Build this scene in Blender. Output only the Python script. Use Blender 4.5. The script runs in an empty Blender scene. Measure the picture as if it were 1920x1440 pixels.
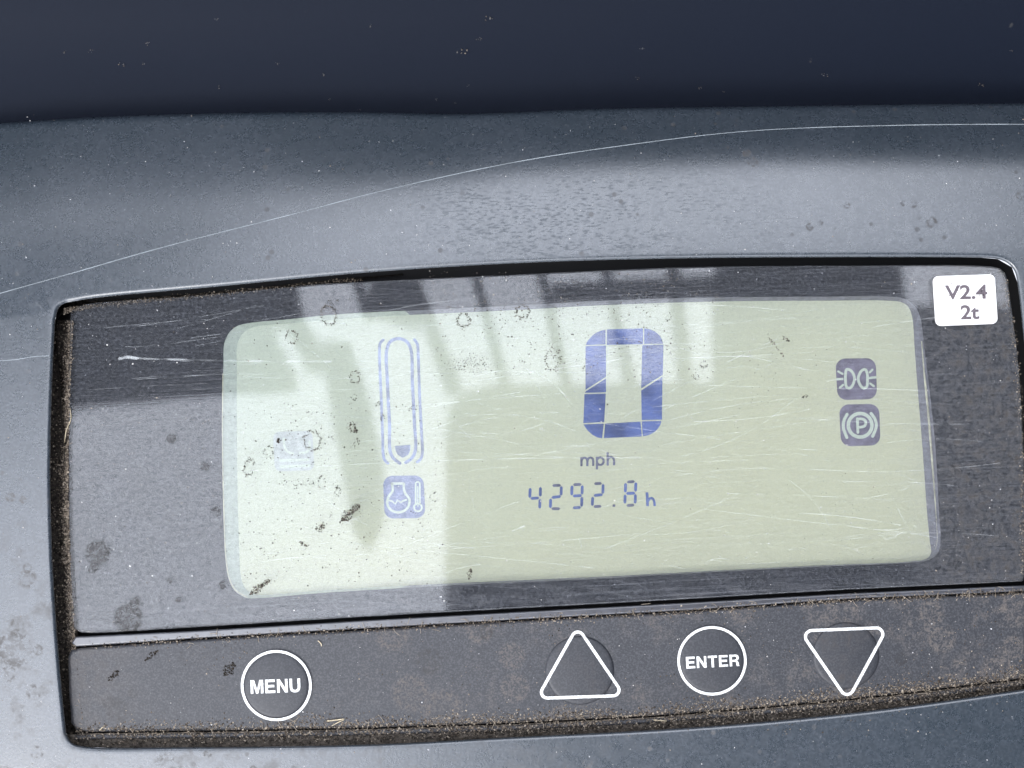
import bpy, bmesh, math, random
import numpy as np
from mathutils import Vector, noise
random.seed(7)
R = math.radians
scene = bpy.context.scene
C = scene.collection
U = 1e-4            # one unit of the drawing grid = 0.1 mm on the display plane
H = 0.26            # height of the camera above the display
# ------------------------------------------------------------------ camera
cam = bpy.data.cameras.new('camera'); co = bpy.data.objects.new('camera', cam); C.objects.link(co)
cam.sensor_width = 36.0; cam.lens = 36.0*H/(1920*U)
cam.clip_start = 0.005; cam.clip_end = 200
co.location = (0, 0, H); co.rotation_euler = (0, 0, 0)
cam.dof.use_dof = True; cam.dof.focus_distance = H; cam.dof.aperture_fstop = 40
scene.camera = co
# ------------------------------------------------------------------ world, sun, exposure
SUN_EL, SUN_AZ = R(48), R(215)        # azimuth clockwise from +Y
w = bpy.data.worlds.new('World'); scene.world = w; w.use_nodes = True
nt = w.node_tree; nt.nodes.clear()
sky = nt.nodes.new('ShaderNodeTexSky'); sky.sky_type = 'NISHITA'; sky.sun_disc = False
sky.sun_elevation = SUN_EL; sky.sun_rotation = SUN_AZ
sky.air_density = 1.0; sky.dust_density = 3.0; sky.ozone_density = 1.0
hs = nt.nodes.new('ShaderNodeHueSaturation'); hs.inputs['Saturation'].default_value = 0.32
bg = nt.nodes.new('ShaderNodeBackground'); bg.inputs['Strength'].default_value = 0.15
wo = nt.nodes.new('ShaderNodeOutputWorld')
# thick bright overcast: the standard overcast law, three times brighter overhead than at the horizon
CLOUD = 11.0
def wn(t, **k):
    n_ = nt.nodes.new(t)
    for a, b in k.items(): setattr(n_, a, b)
    return n_
tcw = wn('ShaderNodeTexCoord'); sx = wn('ShaderNodeSeparateXYZ'); nt.links.new(tcw.outputs['Generated'], sx.inputs[0])
cl1 = wn('ShaderNodeMapRange'); cl1.inputs['From Min'].default_value = 0; cl1.inputs['From Max'].default_value = 1
cl1.inputs['To Min'].default_value = CLOUD/3; cl1.inputs['To Max'].default_value = CLOUD; nt.links.new(sx.outputs[2], cl1.inputs[0])
cn = wn('ShaderNodeTexNoise'); cn.inputs['Scale'].default_value = 2.5; cn.inputs['Detail'].default_value = 4; nt.links.new(tcw.outputs['Generated'], cn.inputs['Vector'])
cm = wn('ShaderNodeMapRange'); cm.inputs['From Min'].default_value = 0.3; cm.inputs['From Max'].default_value = 0.7; cm.inputs['To Min'].default_value = 0.93; cm.inputs['To Max'].default_value = 1.07
nt.links.new(cn.outputs[0], cm.inputs[0])
mu = wn('ShaderNodeMath', operation='MULTIPLY'); nt.links.new(cl1.outputs[0], mu.inputs[0]); nt.links.new(cm.outputs[0], mu.inputs[1])
vs = wn('ShaderNodeVectorMath', operation='SCALE'); vs.inputs[0].default_value = (0.89, 0.93, 1.04); nt.links.new(mu.outputs[0], vs.inputs['Scale'])
mxw = wn('ShaderNodeMix', data_type='RGBA'); mxw.inputs[0].default_value = 0.85
nt.links.new(sky.outputs[0], hs.inputs['Color']); nt.links.new(hs.outputs[0], mxw.inputs[6]); nt.links.new(vs.outputs[0], mxw.inputs[7])
nt.links.new(mxw.outputs[2], bg.inputs[0]); nt.links.new(bg.outputs[0], wo.inputs[0])
sl = bpy.data.lights.new('sun', 'SUN'); so = bpy.data.objects.new('sun', sl); C.objects.link(so)
sl.energy = 0.5; sl.angle = R(20); sl.color = (1.0, 0.96, 0.90)
sd = Vector((math.sin(SUN_AZ)*math.cos(SUN_EL), math.cos(SUN_AZ)*math.cos(SUN_EL), math.sin(SUN_EL)))
so.rotation_euler = sd.to_track_quat('Z', 'Y').to_euler()
scene.view_settings.view_transform = 'Standard'; scene.view_settings.look = 'None'
scene.view_settings.exposure = 1.5; scene.view_settings.gamma = 1
scene.render.engine = 'CYCLES'; scene.cycles.use_denoising = True
scene.cycles.max_bounces = 8; scene.cycles.transparent_max_bounces = 16
scene.cycles.sample_clamp_indirect = 6

# ------------------------------------------------------------------ helpers
def at(px, py, z=0.0):
    s = (H - z)/H
    return ((px-960)*U*s, (720-py)*U*s, z)

def tag(o, label=None, cat=None, group=None, kind=None):
    if label: o['label'] = label
    if cat: o['category'] = cat
    if group: o['group'] = group
    if kind: o['kind'] = kind
    return o

def empty(name, loc=(0, 0, 0)):
    o = bpy.data.objects.new(name, None); C.objects.link(o); o.location = loc
    o.empty_display_size = 0.01
    return o

def link(name, verts, faces, mat, parent=None, smooth=True, mats=None, fm=None, cols=None):
    me = bpy.data.meshes.new(name)
    me.from_pydata([tuple(v) for v in verts], [], faces)
    for m in (mats or [mat]): me.materials.append(m)
    if fm: me.polygons.foreach_set('material_index', fm)
    if smooth: me.polygons.foreach_set('use_smooth', [True]*len(me.polygons))
    if cols is not None:
        a = me.color_attributes.new('Col', 'FLOAT_COLOR', 'POINT')
        a.data.foreach_set('color', np.asarray(cols, dtype=np.float32).ravel())
    me.update()
    o = bpy.data.objects.new(name, me); C.objects.link(o)
    if parent: o.parent = parent
    return o

def catmull(pts, n, closed=False):
    P = [np.array(p, float) for p in pts]
    if closed: P = [P[-1]] + P + [P[0], P[1]]
    else: P = [2*P[0]-P[1]] + P + [2*P[-1]-P[-2]]
    out = []
    for i in range(1, len(P)-2):
        p0, p1, p2, p3 = P[i-1:i+3]
        d = [max(np.linalg.norm(b-a), 1e-9)**0.5 for a, b in ((p0, p1), (p1, p2), (p2, p3))]
        t0 = 0; t1 = d[0]; t2 = t1+d[1]; t3 = t2+d[2]
        for k in range(12):
            t = t1 + (t2-t1)*k/12
            A1 = (t1-t)/(t1-t0)*p0+(t-t0)/(t1-t0)*p1; A2 = (t2-t)/(t2-t1)*p1+(t-t1)/(t2-t1)*p2
            A3 = (t3-t)/(t3-t2)*p2+(t-t2)/(t3-t2)*p3
            B1 = (t2-t)/(t2-t0)*A1+(t-t0)/(t2-t0)*A2; B2 = (t3-t)/(t3-t1)*A2+(t-t1)/(t3-t1)*A3
            out.append((t2-t)/(t2-t1)*B1+(t-t1)/(t2-t1)*B2)
    if not closed: out.append(P[-2])
    return resample(out, n, closed)

def resample(pts, n, closed=False):
    P = np.array(pts, float)
    if closed: P = np.vstack([P, P[:1]])
    s = np.concatenate([[0], np.cumsum(np.linalg.norm(np.diff(P, axis=0), axis=1))])
    t = np.linspace(0, s[-1], n, endpoint=not closed)
    return np.stack([np.interp(t, s, P[:, k]) for k in range(P.shape[1])], 1)

def rounded(corners, r, n=8):
    """closed outline through corners (pixel grid) with rounded corners"""
    out = []
    m = len(corners)
    for i in range(m):
        a, b, c = (np.array(corners[(i+k-1) % m], float) for k in range(3))
        rr = r[i] if isinstance(r, (list, tuple)) else r
        u = (a-b)/np.linalg.norm(a-b); v = (c-b)/np.linalg.norm(c-b)
        ang = math.acos(max(-1, min(1, float(u@v))))
        d = rr/math.tan(ang/2)
        p, q = b+u*d, b+v*d
        for k in range(n+1):
            t = k/n
            # rational-free arc: quadratic with weight toward circle
            w1 = math.sin(ang/2)
            den = (1-t)**2 + 2*w1*t*(1-t) + t*t
            out.append(((1-t)**2*p + 2*w1*t*(1-t)*b + t*t*q)/den)
    return np.array(out)

def fan_ngon(pts, z):
    v = [at(p[0], p[1], z if not callable(z) else z(p[0], p[1])) for p in pts]
    return v

def area2(pts):
    P = np.array(pts); x, y = P[:, 0], P[:, 1]
    return float(np.sum(x*np.roll(y, -1)-np.roll(x, -1)*y))

def plate(name, pts, z, th, mat, parent, bevel=0.0, holes=None):
    """slab with outline pts: top at z, thickness th, optional small bevel (grid units)"""
    pts = [tuple(p) for p in pts]
    if area2(pts) > 0: pts = pts[::-1]      # pixel y is down: negative area = ccw in world
    n = len(pts)
    P = np.array(pts)
    if bevel:
        tn = np.roll(P, -1, 0)-np.roll(P, 1, 0)
        tn /= np.maximum(np.linalg.norm(tn, axis=1, keepdims=True), 1e-9)
        nrm = np.stack([-tn[:, 1], tn[:, 0]], 1)
        c = P.mean(0)
        test = P + nrm
        if area2([tuple(q) for q in test]) < area2(pts): nrm = -nrm      # nrm points inward
        prof = [(0, 1.0), (bevel*0.3, 0.35), (bevel, 0.0)]
    else: nrm = np.zeros_like(P); prof = [(0, 0)]
    verts = []; faces = []
    verts += [at(p[0], p[1], z-th) for p in P]
    rings = [0]
    for ins, dz in prof:
        rings.append(len(verts))
        Q = P + nrm*ins
        verts += [at(q[0], q[1], z - dz*bevel*U) for q in Q]
    for a, b in zip(rings[:-1], rings[1:]):
        for i in range(n):
            j = (i+1) % n
            faces.append((a+i, a+j, b+j, b+i))
    faces.append(tuple(range(rings[-1], rings[-1]+n)))
    faces.append(tuple(range(n-1, -1, -1)))
    o = link(name, verts, faces, mat, parent, smooth=False)
    if bevel:
        sm = [len(p.vertices) == 4 for p in o.data.polygons]
        o.data.polygons.foreach_set('use_smooth', sm)
    return o

def stroke(path, wd, z, closed=False, cap=True, zf=None, th=0.00006):
    """flat ribbon with rounded ends and a little thickness; returns verts, faces"""
    P = np.array(path, float)
    n = len(P)
    if closed: t = np.roll(P, -1, 0)-np.roll(P, 1, 0)
    else:
        t = np.gradient(P, axis=0)
    t /= np.maximum(np.linalg.norm(t, axis=1, keepdims=True), 1e-9)
    nr = np.stack([-t[:, 1], t[:, 0]], 1)
    L = [P[i]+nr[i]*wd/2 for i in range(n)]; Rr = [P[i]-nr[i]*wd/2 for i in range(n)]
    zz = zf if zf else (lambda x, y: z)
    if closed:
        v = [at(*p, zz(*p)) for p in L]+[at(*p, zz(*p)) for p in Rr]
        f = [(i, (i+1) % n, n+(i+1) % n, n+i) for i in range(n)]
        return v, f
    capN = 6
    out = list(L)
    if cap:
        a0 = math.atan2(nr[-1][1], nr[-1][0])
        for k in range(1, capN): 
            a = a0 - math.pi*k/capN; out.append(P[-1]+np.array([math.cos(a), math.sin(a)])*wd/2)
    mid = len(out)
    out += Rr[::-1]
    if cap:
        a0 = math.atan2(-nr[0][1], -nr[0][0])
        for k in range(1, capN):
            a = a0 - math.pi*k/capN; out.append(P[0]+np.array([math.cos(a), math.sin(a)])*wd/2)
    v = [at(*p, zz(*p)) for p in out]
    # quads between L and R plus caps
    f = []
    for i in range(n-1):
        f.append((i, i+1, mid+n-1-(i+1), mid+n-1-i))
    if cap:
        f.append(tuple([n-1]+list(range(n, mid))+[mid]))
        f.append(tuple([mid+n-1]+list(range(mid+n, len(out)))+[0]))
    return v, f

def merge(parts):
    V = []; F = []
    for v, f in parts:
        o = len(V); V += v; F += [tuple(i+o for i in q) for q in f]
    return V, F

def fix_up(o):
    """turn all faces upward"""
    bm = bmesh.new(); bm.from_mesh(o.data)
    for f in bm.faces:
        f.normal_update()
        if f.normal.z < 0: f.normal_flip()
    bm.to_mesh(o.data); bm.free(); return o

def text_mesh(name, s, x0, y0, x1, y1, cap_h, zf, mat, parent, offset=0.0, shear=0.0, spacing=1.0):
    """lettering whose baseline runs (x0,y0)-(x1,y1) on the grid, capital height cap_h"""
    cu = bpy.data.curves.new(name, 'FONT'); cu.body = s; cu.size = 1; cu.offset = offset; cu.resolution_u = 6
    cu.space_character = spacing
    ob = bpy.data.objects.new(name, cu); C.objects.link(ob)
    dg = bpy.context.evaluated_depsgraph_get()
    me = bpy.data.meshes.new_from_object(ob.evaluated_get(dg))
    C.objects.unlink(ob); bpy.data.objects.remove(ob)
    V = np.array([v.co[:] for v in me.vertices])
    mnx, mxx = V[:, 0].min(), V[:, 0].max()
    y_hi, y_lo = V[:, 1].max(), 0.0
    b = np.array([x1-x0, y1-y0], float); L = np.linalg.norm(b); b /= L; up = np.array([b[1], -b[0]])
    for i, v in enumerate(me.vertices):
        u = (V[i, 0]-mnx)/(mxx-mnx)*L; h = V[i, 1]/y_hi*cap_h
        p = np.array([x0, y0])+b*(u+shear*h)+up*h
        v.co = at(p[0], p[1], zf(p[0], p[1]))
    me.materials.clear(); me.materials.append(mat)
    o = bpy.data.objects.new(name, me); C.objects.link(o); o.parent = parent
    return fix_up(o)

# ------------------------------------------------------------------ materials
class Mat:
    def __init__(s, name):
        s.m = bpy.data.materials.new(name); s.m.use_nodes = True; s.nt = s.m.node_tree; s.nt.nodes.clear()
        s.out = s.n('ShaderNodeOutputMaterial')
        tc = s.n('ShaderNodeTexCoord'); s.v = s.n('ShaderNodeVectorMath'); s.v.operation = 'SCALE'
        s.v.inputs['Scale'].default_value = 1/U
        s.l(tc.outputs['Object'], s.v.inputs[0]); s.vec = s.v.outputs[0]
    def n(s, t, **k):
        nd = s.nt.nodes.new(t)
        for a, b in k.items(): setattr(nd, a, b)
        return nd
    def l(s, a, b): s.nt.links.new(a, b)
    def mapv(s, scale=(1, 1, 1), rot=0, loc=(0, 0, 0)):
        m = s.n('ShaderNodeMapping'); m.inputs['Scale'].default_value = scale; m.inputs['Rotation'].default_value = (0, 0, R(rot)); m.inputs['Location'].default_value = loc
        s.l(s.vec, m.inputs[0]); return m.outputs[0]
    def rmap(s, scale, rot, loc=(0, 0, 0)):
        """rotate first, then stretch"""
        a = s.n('ShaderNodeMapping'); a.inputs['Rotation'].default_value = (0, 0, R(rot)); s.l(s.vec, a.inputs[0])
        b = s.n('ShaderNodeMapping'); b.inputs['Scale'].default_value = scale; b.inputs['Location'].default_value = loc; s.l(a.outputs[0], b.inputs[0]); return b.outputs[0]
    def noise(s, vec=None, scale=1.0, detail=3, rough=0.55, dist=0):
        t = s.n('ShaderNodeTexNoise'); t.inputs['Scale'].default_value = scale; t.inputs['Detail'].default_value = detail
        t.inputs['Roughness'].default_value = rough; t.inputs['Distortion'].default_value = dist
        s.l(vec or s.vec, t.inputs['Vector']); return t.outputs[0]
    def vor(s, vec=None, scale=1.0, feature='F1', rnd=1.0):
        t = s.n('ShaderNodeTexVoronoi', feature=feature); t.inputs['Scale'].default_value = scale; t.inputs['Randomness'].default_value = rnd
        s.l(vec or s.vec, t.inputs['Vector']); return t
    def ramp(s, fac, a, b, lo=0.0, hi=1.0):
        m = s.n('ShaderNodeMapRange', interpolation_type='SMOOTHSTEP'); m.clamp = True
        m.inputs['From Min'].default_value = a; m.inputs['From Max'].default_value = b
        m.inputs['To Min'].default_value = lo; m.inputs['To Max'].default_value = hi
        s.l(fac, m.inputs['Value']); return m.outputs[0]
    def math(s, op, a, b=None, c=None):
        m = s.n('ShaderNodeMath', operation=op)
        for i, x in enumerate((a, b, c)):
            if x is None: continue
            if isinstance(x, (int, float)): m.inputs[i].default_value = x
            else: s.l(x, m.inputs[i])
        return m.outputs[0]
    def mix(s, fac, a, b):
        m = s.n('ShaderNodeMix', data_type='RGBA')
        for k, x in ((0, fac), (6, a), (7, b)):
            if isinstance(x, (int, float)): m.inputs[k].default_value = x
            elif isinstance(x, tuple): m.inputs[k].default_value = (*x, 1)
            else: s.l(x, m.inputs[k])
        return m.outputs[2]
    def stains(s, spots, nscale=0.10):
        """dried splashes at given grid places, their edges broken by noise"""
        nz = s.noise(scale=nscale, detail=4, rough=0.75); out = None
        for px, py, r in spots:
            d = s.n('ShaderNodeVectorMath', operation='DISTANCE'); flat = s.n('ShaderNodeVectorMath', operation='MULTIPLY')
            s.l(s.vec, flat.inputs[0]); flat.inputs[1].default_value = (1, 1, 0)
            s.l(flat.outputs[0], d.inputs[0]); d.inputs[1].default_value = (px-960, 720-py, 0)
            body = s.ramp(d.outputs['Value'], r*1.25, r*0.75)
            inner = s.ramp(d.outputs['Value'], r*0.85, r*0.45, 1.0, 0.55)
            q = s.math('MULTIPLY', s.math('MULTIPLY', body, inner), s.ramp(nz, 0.42, 0.58))
            out = q if out is None else s.math('MAXIMUM', out, q)
        return out
    def bump(s, h, dist, strength=1.0, prev=None):
        b = s.n('ShaderNodeBump'); b.inputs['Distance'].default_value = dist; b.inputs['Strength'].default_value = strength
        s.l(h, b.inputs['Height'])
        if prev: s.l(prev, b.inputs['Normal'])
        return b.outputs[0]
    def xyz(s):
        x = s.n('ShaderNodeSeparateXYZ'); s.l(s.vec, x.inputs[0]); return x.outputs
    def pr(s, color, rough=0.5, spec=0.5, normal=None, coat=0.0, em=None, ems=0.0):
        p = s.n('ShaderNodeBsdfPrincipled')
        def put(k, x):
            if x is None: return
            if isinstance(x, (int, float)): p.inputs[k].default_value = x
            elif isinstance(x, tuple): p.inputs[k].default_value = (*x, 1)
            else: s.l(x, p.inputs[k])
        put('Base Color', color); put('Roughness', rough); put('Specular IOR Level', spec); put('Normal', normal)
        put('Coat Weight', coat); put('Emission Color', em); put('Emission Strength', ems)
        return p.outputs[0]
    def end(s, sh): s.l(sh, s.out.inputs[0]); return s.m

def plain(name, color, rough=0.5, spec=0.5, grain=0.0, var=0.0, vs=0.05):
    m = Mat(name); col = color
    if var:
        k = m.noise(scale=vs, detail=5)
        col = m.mix(m.ramp(k, 0.3, 0.7), tuple(c*(1-var) for c in color), tuple(min(1, c*(1+var)) for c in color))
    nr = m.bump(m.noise(scale=0.35, detail=2), grain) if grain else None
    return m.end(m.pr(col, rough, spec, nr))

def mat_housing():
    m = Mat('slate_plastic')
    big = m.noise(scale=0.004, detail=4)
    fine = m.noise(scale=0.22, detail=3, rough=0.7)
    mid = m.noise(scale=0.05, detail=4, rough=0.65)
    col = m.mix(m.ramp(big, 0.35, 0.65), (0.020, 0.030, 0.040), (0.026, 0.036, 0.047))
    # fine light dust
    dust = m.math('MULTIPLY', m.ramp(fine, 0.42, 0.68), m.ramp(big, 0.3, 0.7, 0.45, 0.6))
    col = m.mix(m.math('MULTIPLY', dust, 0.30), col, (0.19, 0.21, 0.25))
    # dried water dashes lying along the moulding, on the upper lip only
    xs = m.xyz()
    dsh = m.noise(m.rmap((0.085, 0.30, 0.1), -4), scale=1.0, detail=3, rough=0.6)
    patch = m.noise(m.rmap((0.006, 0.012, 0.01), 0, (3, 1, 0)), scale=1.0, detail=2)
    up = m.math('MULTIPLY', m.ramp(xs[1], 150, 260), m.ramp(xs[0], -300, -20))
    up = m.math('MULTIPLY', m.math('MULTIPLY', up, m.ramp(xs[0], 150, 600, 0.7, 0.12)), m.ramp(xs[1], 420, 330, 0.4, 1))
    dk = m.math('MULTIPLY', m.ramp(dsh, 0.52, 0.60), up)
    dk = m.math('MULTIPLY', dk, m.ramp(patch, 0.3, 0.55, 0.3, 1))
    # brown dried splashes, mostly low on the left
    bl = m.noise(scale=0.022, detail=6, rough=0.72)
    low = m.math('MULTIPLY', m.ramp(xs[1], -150, -420), m.ramp(xs[0], 500, -700, 0.06, 1))
    br = m.math('MULTIPLY', m.ramp(bl, 0.50, 0.68), m.math('MULTIPLY', low, 0.55))
    br = m.math('MAXIMUM', br, m.stains([(35, 1212, 36), (42, 1166, 14), (24, 1258, 16), (80, 1214, 10), (320, 1432, 26), (78, 1404, 12), (60, 1082, 17), (72, 1292, 14), (395, 1407, 8), (60, 1060, 8), (28, 930, 9), (52, 935, 7), (1707, 385, 7), (1583, 388, 6), (1513, 428, 7), (1908, 369, 9), (1740, 420, 10), (1533, 420, 5), (1688, 384, 5), (1400, 288, 8), (1410, 305, 10), (1100, 1425, 9), (480, 1436, 8)]))
    spots = m.vor(m.mapv(loc=(31, 7, 0)), scale=0.028)
    sp = m.math('MULTIPLY', m.ramp(spots.outputs['Distance'], 0.16, 0.10), m.ramp(m.noise(scale=0.009, detail=2), 0.50, 0.60))
    br = m.math('MAXIMUM', br, m.math('MULTIPLY', sp, 0.55))
    col = m.mix(m.math('MULTIPLY', br, 0.75), col, (0.060, 0.052, 0.046))
    rough = m.math('ADD', m.ramp(mid, 0.3, 0.7, 0.26, 0.30), m.math('MULTIPLY', m.math('MAXIMUM', br, m.math('MULTIPLY', dk, 0.8)), 0.33))
    spec = m.math('SUBTRACT', 1.38, m.math('MULTIPLY', m.math('MAXIMUM', br, m.math('MULTIPLY', dk, 0.75)), 0.62))
    nr = m.bump(fine, 0.00003, 0.8)
    nr = m.bump(mid, 0.00001, 0.3, nr)
    return m.end(m.pr(col, rough, spec, nr))

def mat_dash():
    m = Mat('dashboard_plastic')
    fine = m.noise(scale=0.15, detail=3, rough=0.7)
    sp = m.vor(scale=0.010)
    k = m.math('MULTIPLY', m.ramp(sp.outputs['Distance'], 0.07, 0.03), m.ramp(m.noise(scale=0.1, detail=3), 0.45, 0.6))
    col = m.mix(m.math('MULTIPLY', k, 0.5), (0.0042, 0.0075, 0.0165), (0.06, 0.06, 0.06))
    return m.end(m.pr(col, 0.6, 0.12, m.bump(fine, 0.00003)))

def mat_pane():
    m = Mat('scratched_acrylic')
    hair = m.noise(m.rmap((0.0020, 0.50, 0.2), -3), scale=1.0, detail=3, rough=0.6)
    hair2 = m.noise(m.rmap((0.0024, 0.40, 0.2), 4, (9, 4, 0)), scale=1.0, detail=3, rough=0.65)
    patch = m.noise(scale=0.006, detail=3)
    s1 = m.math('MULTIPLY', m.ramp(hair, 0.50, 0.68), m.ramp(patch, 0.3, 0.6, 0.35, 1))
    s2 = m.math('MULTIPLY', m.ramp(hair2, 0.54, 0.70), m.ramp(patch, 0.6, 0.4, 0.2, 1))
    streak = m.math('MAXIMUM', s1, s2)
    fine = m.noise(scale=0.3, detail=3, rough=0.7)
    speck = m.vor(scale=0.055)
    sk = m.math('MULTIPLY', m.ramp(speck.outputs['Distance'], 0.10, 0.05), m.ramp(m.noise(scale=0.03, detail=2), 0.5, 0.6))
    xs = m.xyz()
    blot = m.noise(scale=0.06, detail=6, rough=0.85)
    right = m.math('MULTIPLY', m.ramp(xs[0], 700, 860), m.ramp(blot, 0.44, 0.62))
    edge = m.math('MULTIPLY', m.ramp(xs[1], -330, -420), m.ramp(m.noise(m.rmap((0.02, 0.06, 0.02), 4), scale=1, detail=5, rough=0.7), 0.45, 0.7))
    dirt = m.math('MAXIMUM', right, m.math('MULTIPLY', edge, 0.5))
    dcol = m.mix(dirt, (0.55, 0.57, 0.62), (0.17, 0.145, 0.12))
    stn = m.stains([(182, 1037, 22), (173, 1066, 9), (239, 1160, 25), (316, 1090, 6), (321, 822, 9), (384, 874, 9), (418, 1097, 8), (334, 1125, 5), (252, 1130, 10), (404, 960, 9)])
    dcol = m.mix(m.ramp(stn, 0.0, 0.12), dcol, (0.035, 0.031, 0.028))
    grain = m.noise(scale=0.17, detail=3, rough=0.75)
    film = m.math('ADD', 0.010, m.math('MULTIPLY', m.ramp(grain, 0.40, 0.70), 0.060))
    fac = m.math('ADD', film, m.math('MULTIPLY', m.math('MULTIPLY', streak, m.ramp(xs[0], -620, -350, 0.5, 1)), 0.07))
    fac = m.math('ADD', fac, m.math('MULTIPLY', stn, 0.45))
    fac = m.math('ADD', fac, m.math('MULTIPLY', sk, 0.30))
    fac = m.math('ADD', fac, m.math('MULTIPLY', dirt, 0.20))
    dif = m.n('ShaderNodeBsdfDiffuse'); m.l(dcol, dif.inputs[0])
    nr = m.bump(hair, 0.000002, 0.5); nr = m.bump(m.noise(scale=0.012, detail=1), 0.000008, 0.35, nr)
    gl = m.n('ShaderNodeBsdfGlossy'); gl.inputs['Color'].default_value = (1, 1, 1, 1)
    m.l(m.math('ADD', 0.014, m.math('MULTIPLY', streak, 0.04)), gl.inputs['Roughness']); m.l(nr, gl.inputs['Normal'])
    tr = m.n('ShaderNodeBsdfTransparent'); tr.inputs[0].default_value = (0.97, 0.98, 0.985, 1)
    fr = m.n('ShaderNodeFresnel'); fr.inputs[0].default_value = 1.52
    # dry residue dulls the shine in short dark dashes
    dsh = m.noise(m.rmap((0.07, 0.22, 0.1), 3, (7, 3, 1)), scale=1.0, detail=3, rough=0.6)
    dul = m.math('SUBTRACT', 1.0, m.math('MULTIPLY', m.math('MAXIMUM', m.ramp(dsh, 0.56, 0.62), m.math('MULTIPLY', m.ramp(m.noise(scale=0.16, detail=3, rough=0.7), 0.52, 0.62), 0.9)), 0.42))
    mx = m.n('ShaderNodeMixShader'); m.l(m.math('MULTIPLY', fr.outputs[0], dul), mx.inputs[0]); m.l(tr.outputs[0], mx.inputs[1]); m.l(gl.outputs[0], mx.inputs[2])
    m2 = m.n('ShaderNodeMixShader'); m.l(fac, m2.inputs[0]); m.l(mx.outputs[0], m2.inputs[1]); m.l(dif.outputs[0], m2.inputs[2])
    return m.end(m2.outputs[0])

def mat_lcd():
    m = Mat('lcd_background')
    g = m.noise(scale=0.003, detail=2); xs = m.xyz()
    tilt = m.math('ADD', m.math('MULTIPLY', xs[0], 0.0007), m.math('MULTIPLY', xs[1], -0.0016))
    k = m.ramp(m.math('ADD', tilt, m.math('MULTIPLY', g, 0.8)), -0.25, 1.1)
    col = m.mix(k, (0.53, 0.575, 0.475), (0.58, 0.575, 0.415))
    dots = m.noise(scale=0.6, detail=1)
    col = m.mix(m.ramp(dots, 0.3, 0.7, 0, 0.12), col, (0.46, 0.48, 0.38))
    return m.end(m.pr(col, 0.7, 0.0, None, em=(0.72, 0.82, 0.66), ems=LCD_EM))

def mat_keypad(amount=1.0):
    m = Mat('rubber_keypad' if amount == 1 else 'rubber_button')
    fine = m.noise(scale=0.28, detail=3, rough=0.7)
    mid = m.noise(scale=0.035, detail=6, rough=0.75)
    clump = m.noise(scale=0.009, detail=4, rough=0.6)
    xs = m.xyz()
    side = m.ramp(xs[0], -500, 800, 0.12, 1)
    d = m.math('MULTIPLY', m.ramp(mid, 0.43, 0.68), m.ramp(clump, 0.42, 0.64))
    d = m.math('MULTIPLY', d, side)
    st = m.stains([(1745, 1150, 24), (1765, 1198, 26), (1748, 1175, 16), (1872, 1262, 34), (1900, 1215, 22), (1560, 1150, 14), (900, 1180, 26), (735, 1190, 30), (770, 1300, 34), (830, 1330, 36), (960, 1230, 24), (965, 1290, 26), (1050, 1345, 22), (1390, 1150, 20)], 0.14)
    d = m.math('MAXIMUM', d, m.math('MULTIPLY', st, 0.75))
    dkst = m.stains([(220, 1332, 22), (205, 1318, 12), (250, 1300, 9), (805, 1240, 24), (420, 1290, 7), (340, 1230, 8), (910, 1185, 14), (1690, 1235, 12)], 0.12)
    d = m.math('MULTIPLY', d, m.ramp(fine, 0.35, 0.6, 0.3, 1))
    film = m.ramp(fine, 0.42, 0.68, 0.0, 0.20*(0.4+0.6*amount))
    col = m.mix(film, (0.024, 0.026, 0.032), (0.20, 0.205, 0.22))
    corner = m.math('MULTIPLY', m.ramp(xs[0], -640, -820), m.ramp(mid, 0.35, 0.6))
    d = m.math('MAXIMUM', d, m.math('MULTIPLY', corner, 0.22))
    col = m.mix(m.math('MULTIPLY', d, 0.75*amount), col, (0.19, 0.165, 0.145))
    col = m.mix(m.math('MULTIPLY', dkst, 0.8), col, (0.016, 0.015, 0.016))
    nr = m.bump(fine, 0.00003, 0.8)
    return m.end(m.pr(col, m.ramp(d, 0, 1, 0.5, 0.9), m.ramp(d, 0, 1, 0.55, 0.1), nr))

def mat_dirt(name='dry_dirt', rough=0.95):
    m = Mat(name)
    a = m.n('ShaderNodeAttribute', attribute_name='Col')
    return m.end(m.pr(a.outputs['Color'], rough, 0.15))

def mat_packed(name='packed_dirt', a=(0.010, 0.009, 0.009), b=(0.075, 0.064, 0.054)):
    m = Mat(name)
    n1 = m.noise(scale=0.12, detail=5, rough=0.8)
    col = m.mix(m.ramp(n1, 0.35, 0.65), a, b)
    return m.end(m.pr(col, 0.95, 0.1, m.bump(n1, 0.0002)))

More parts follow.
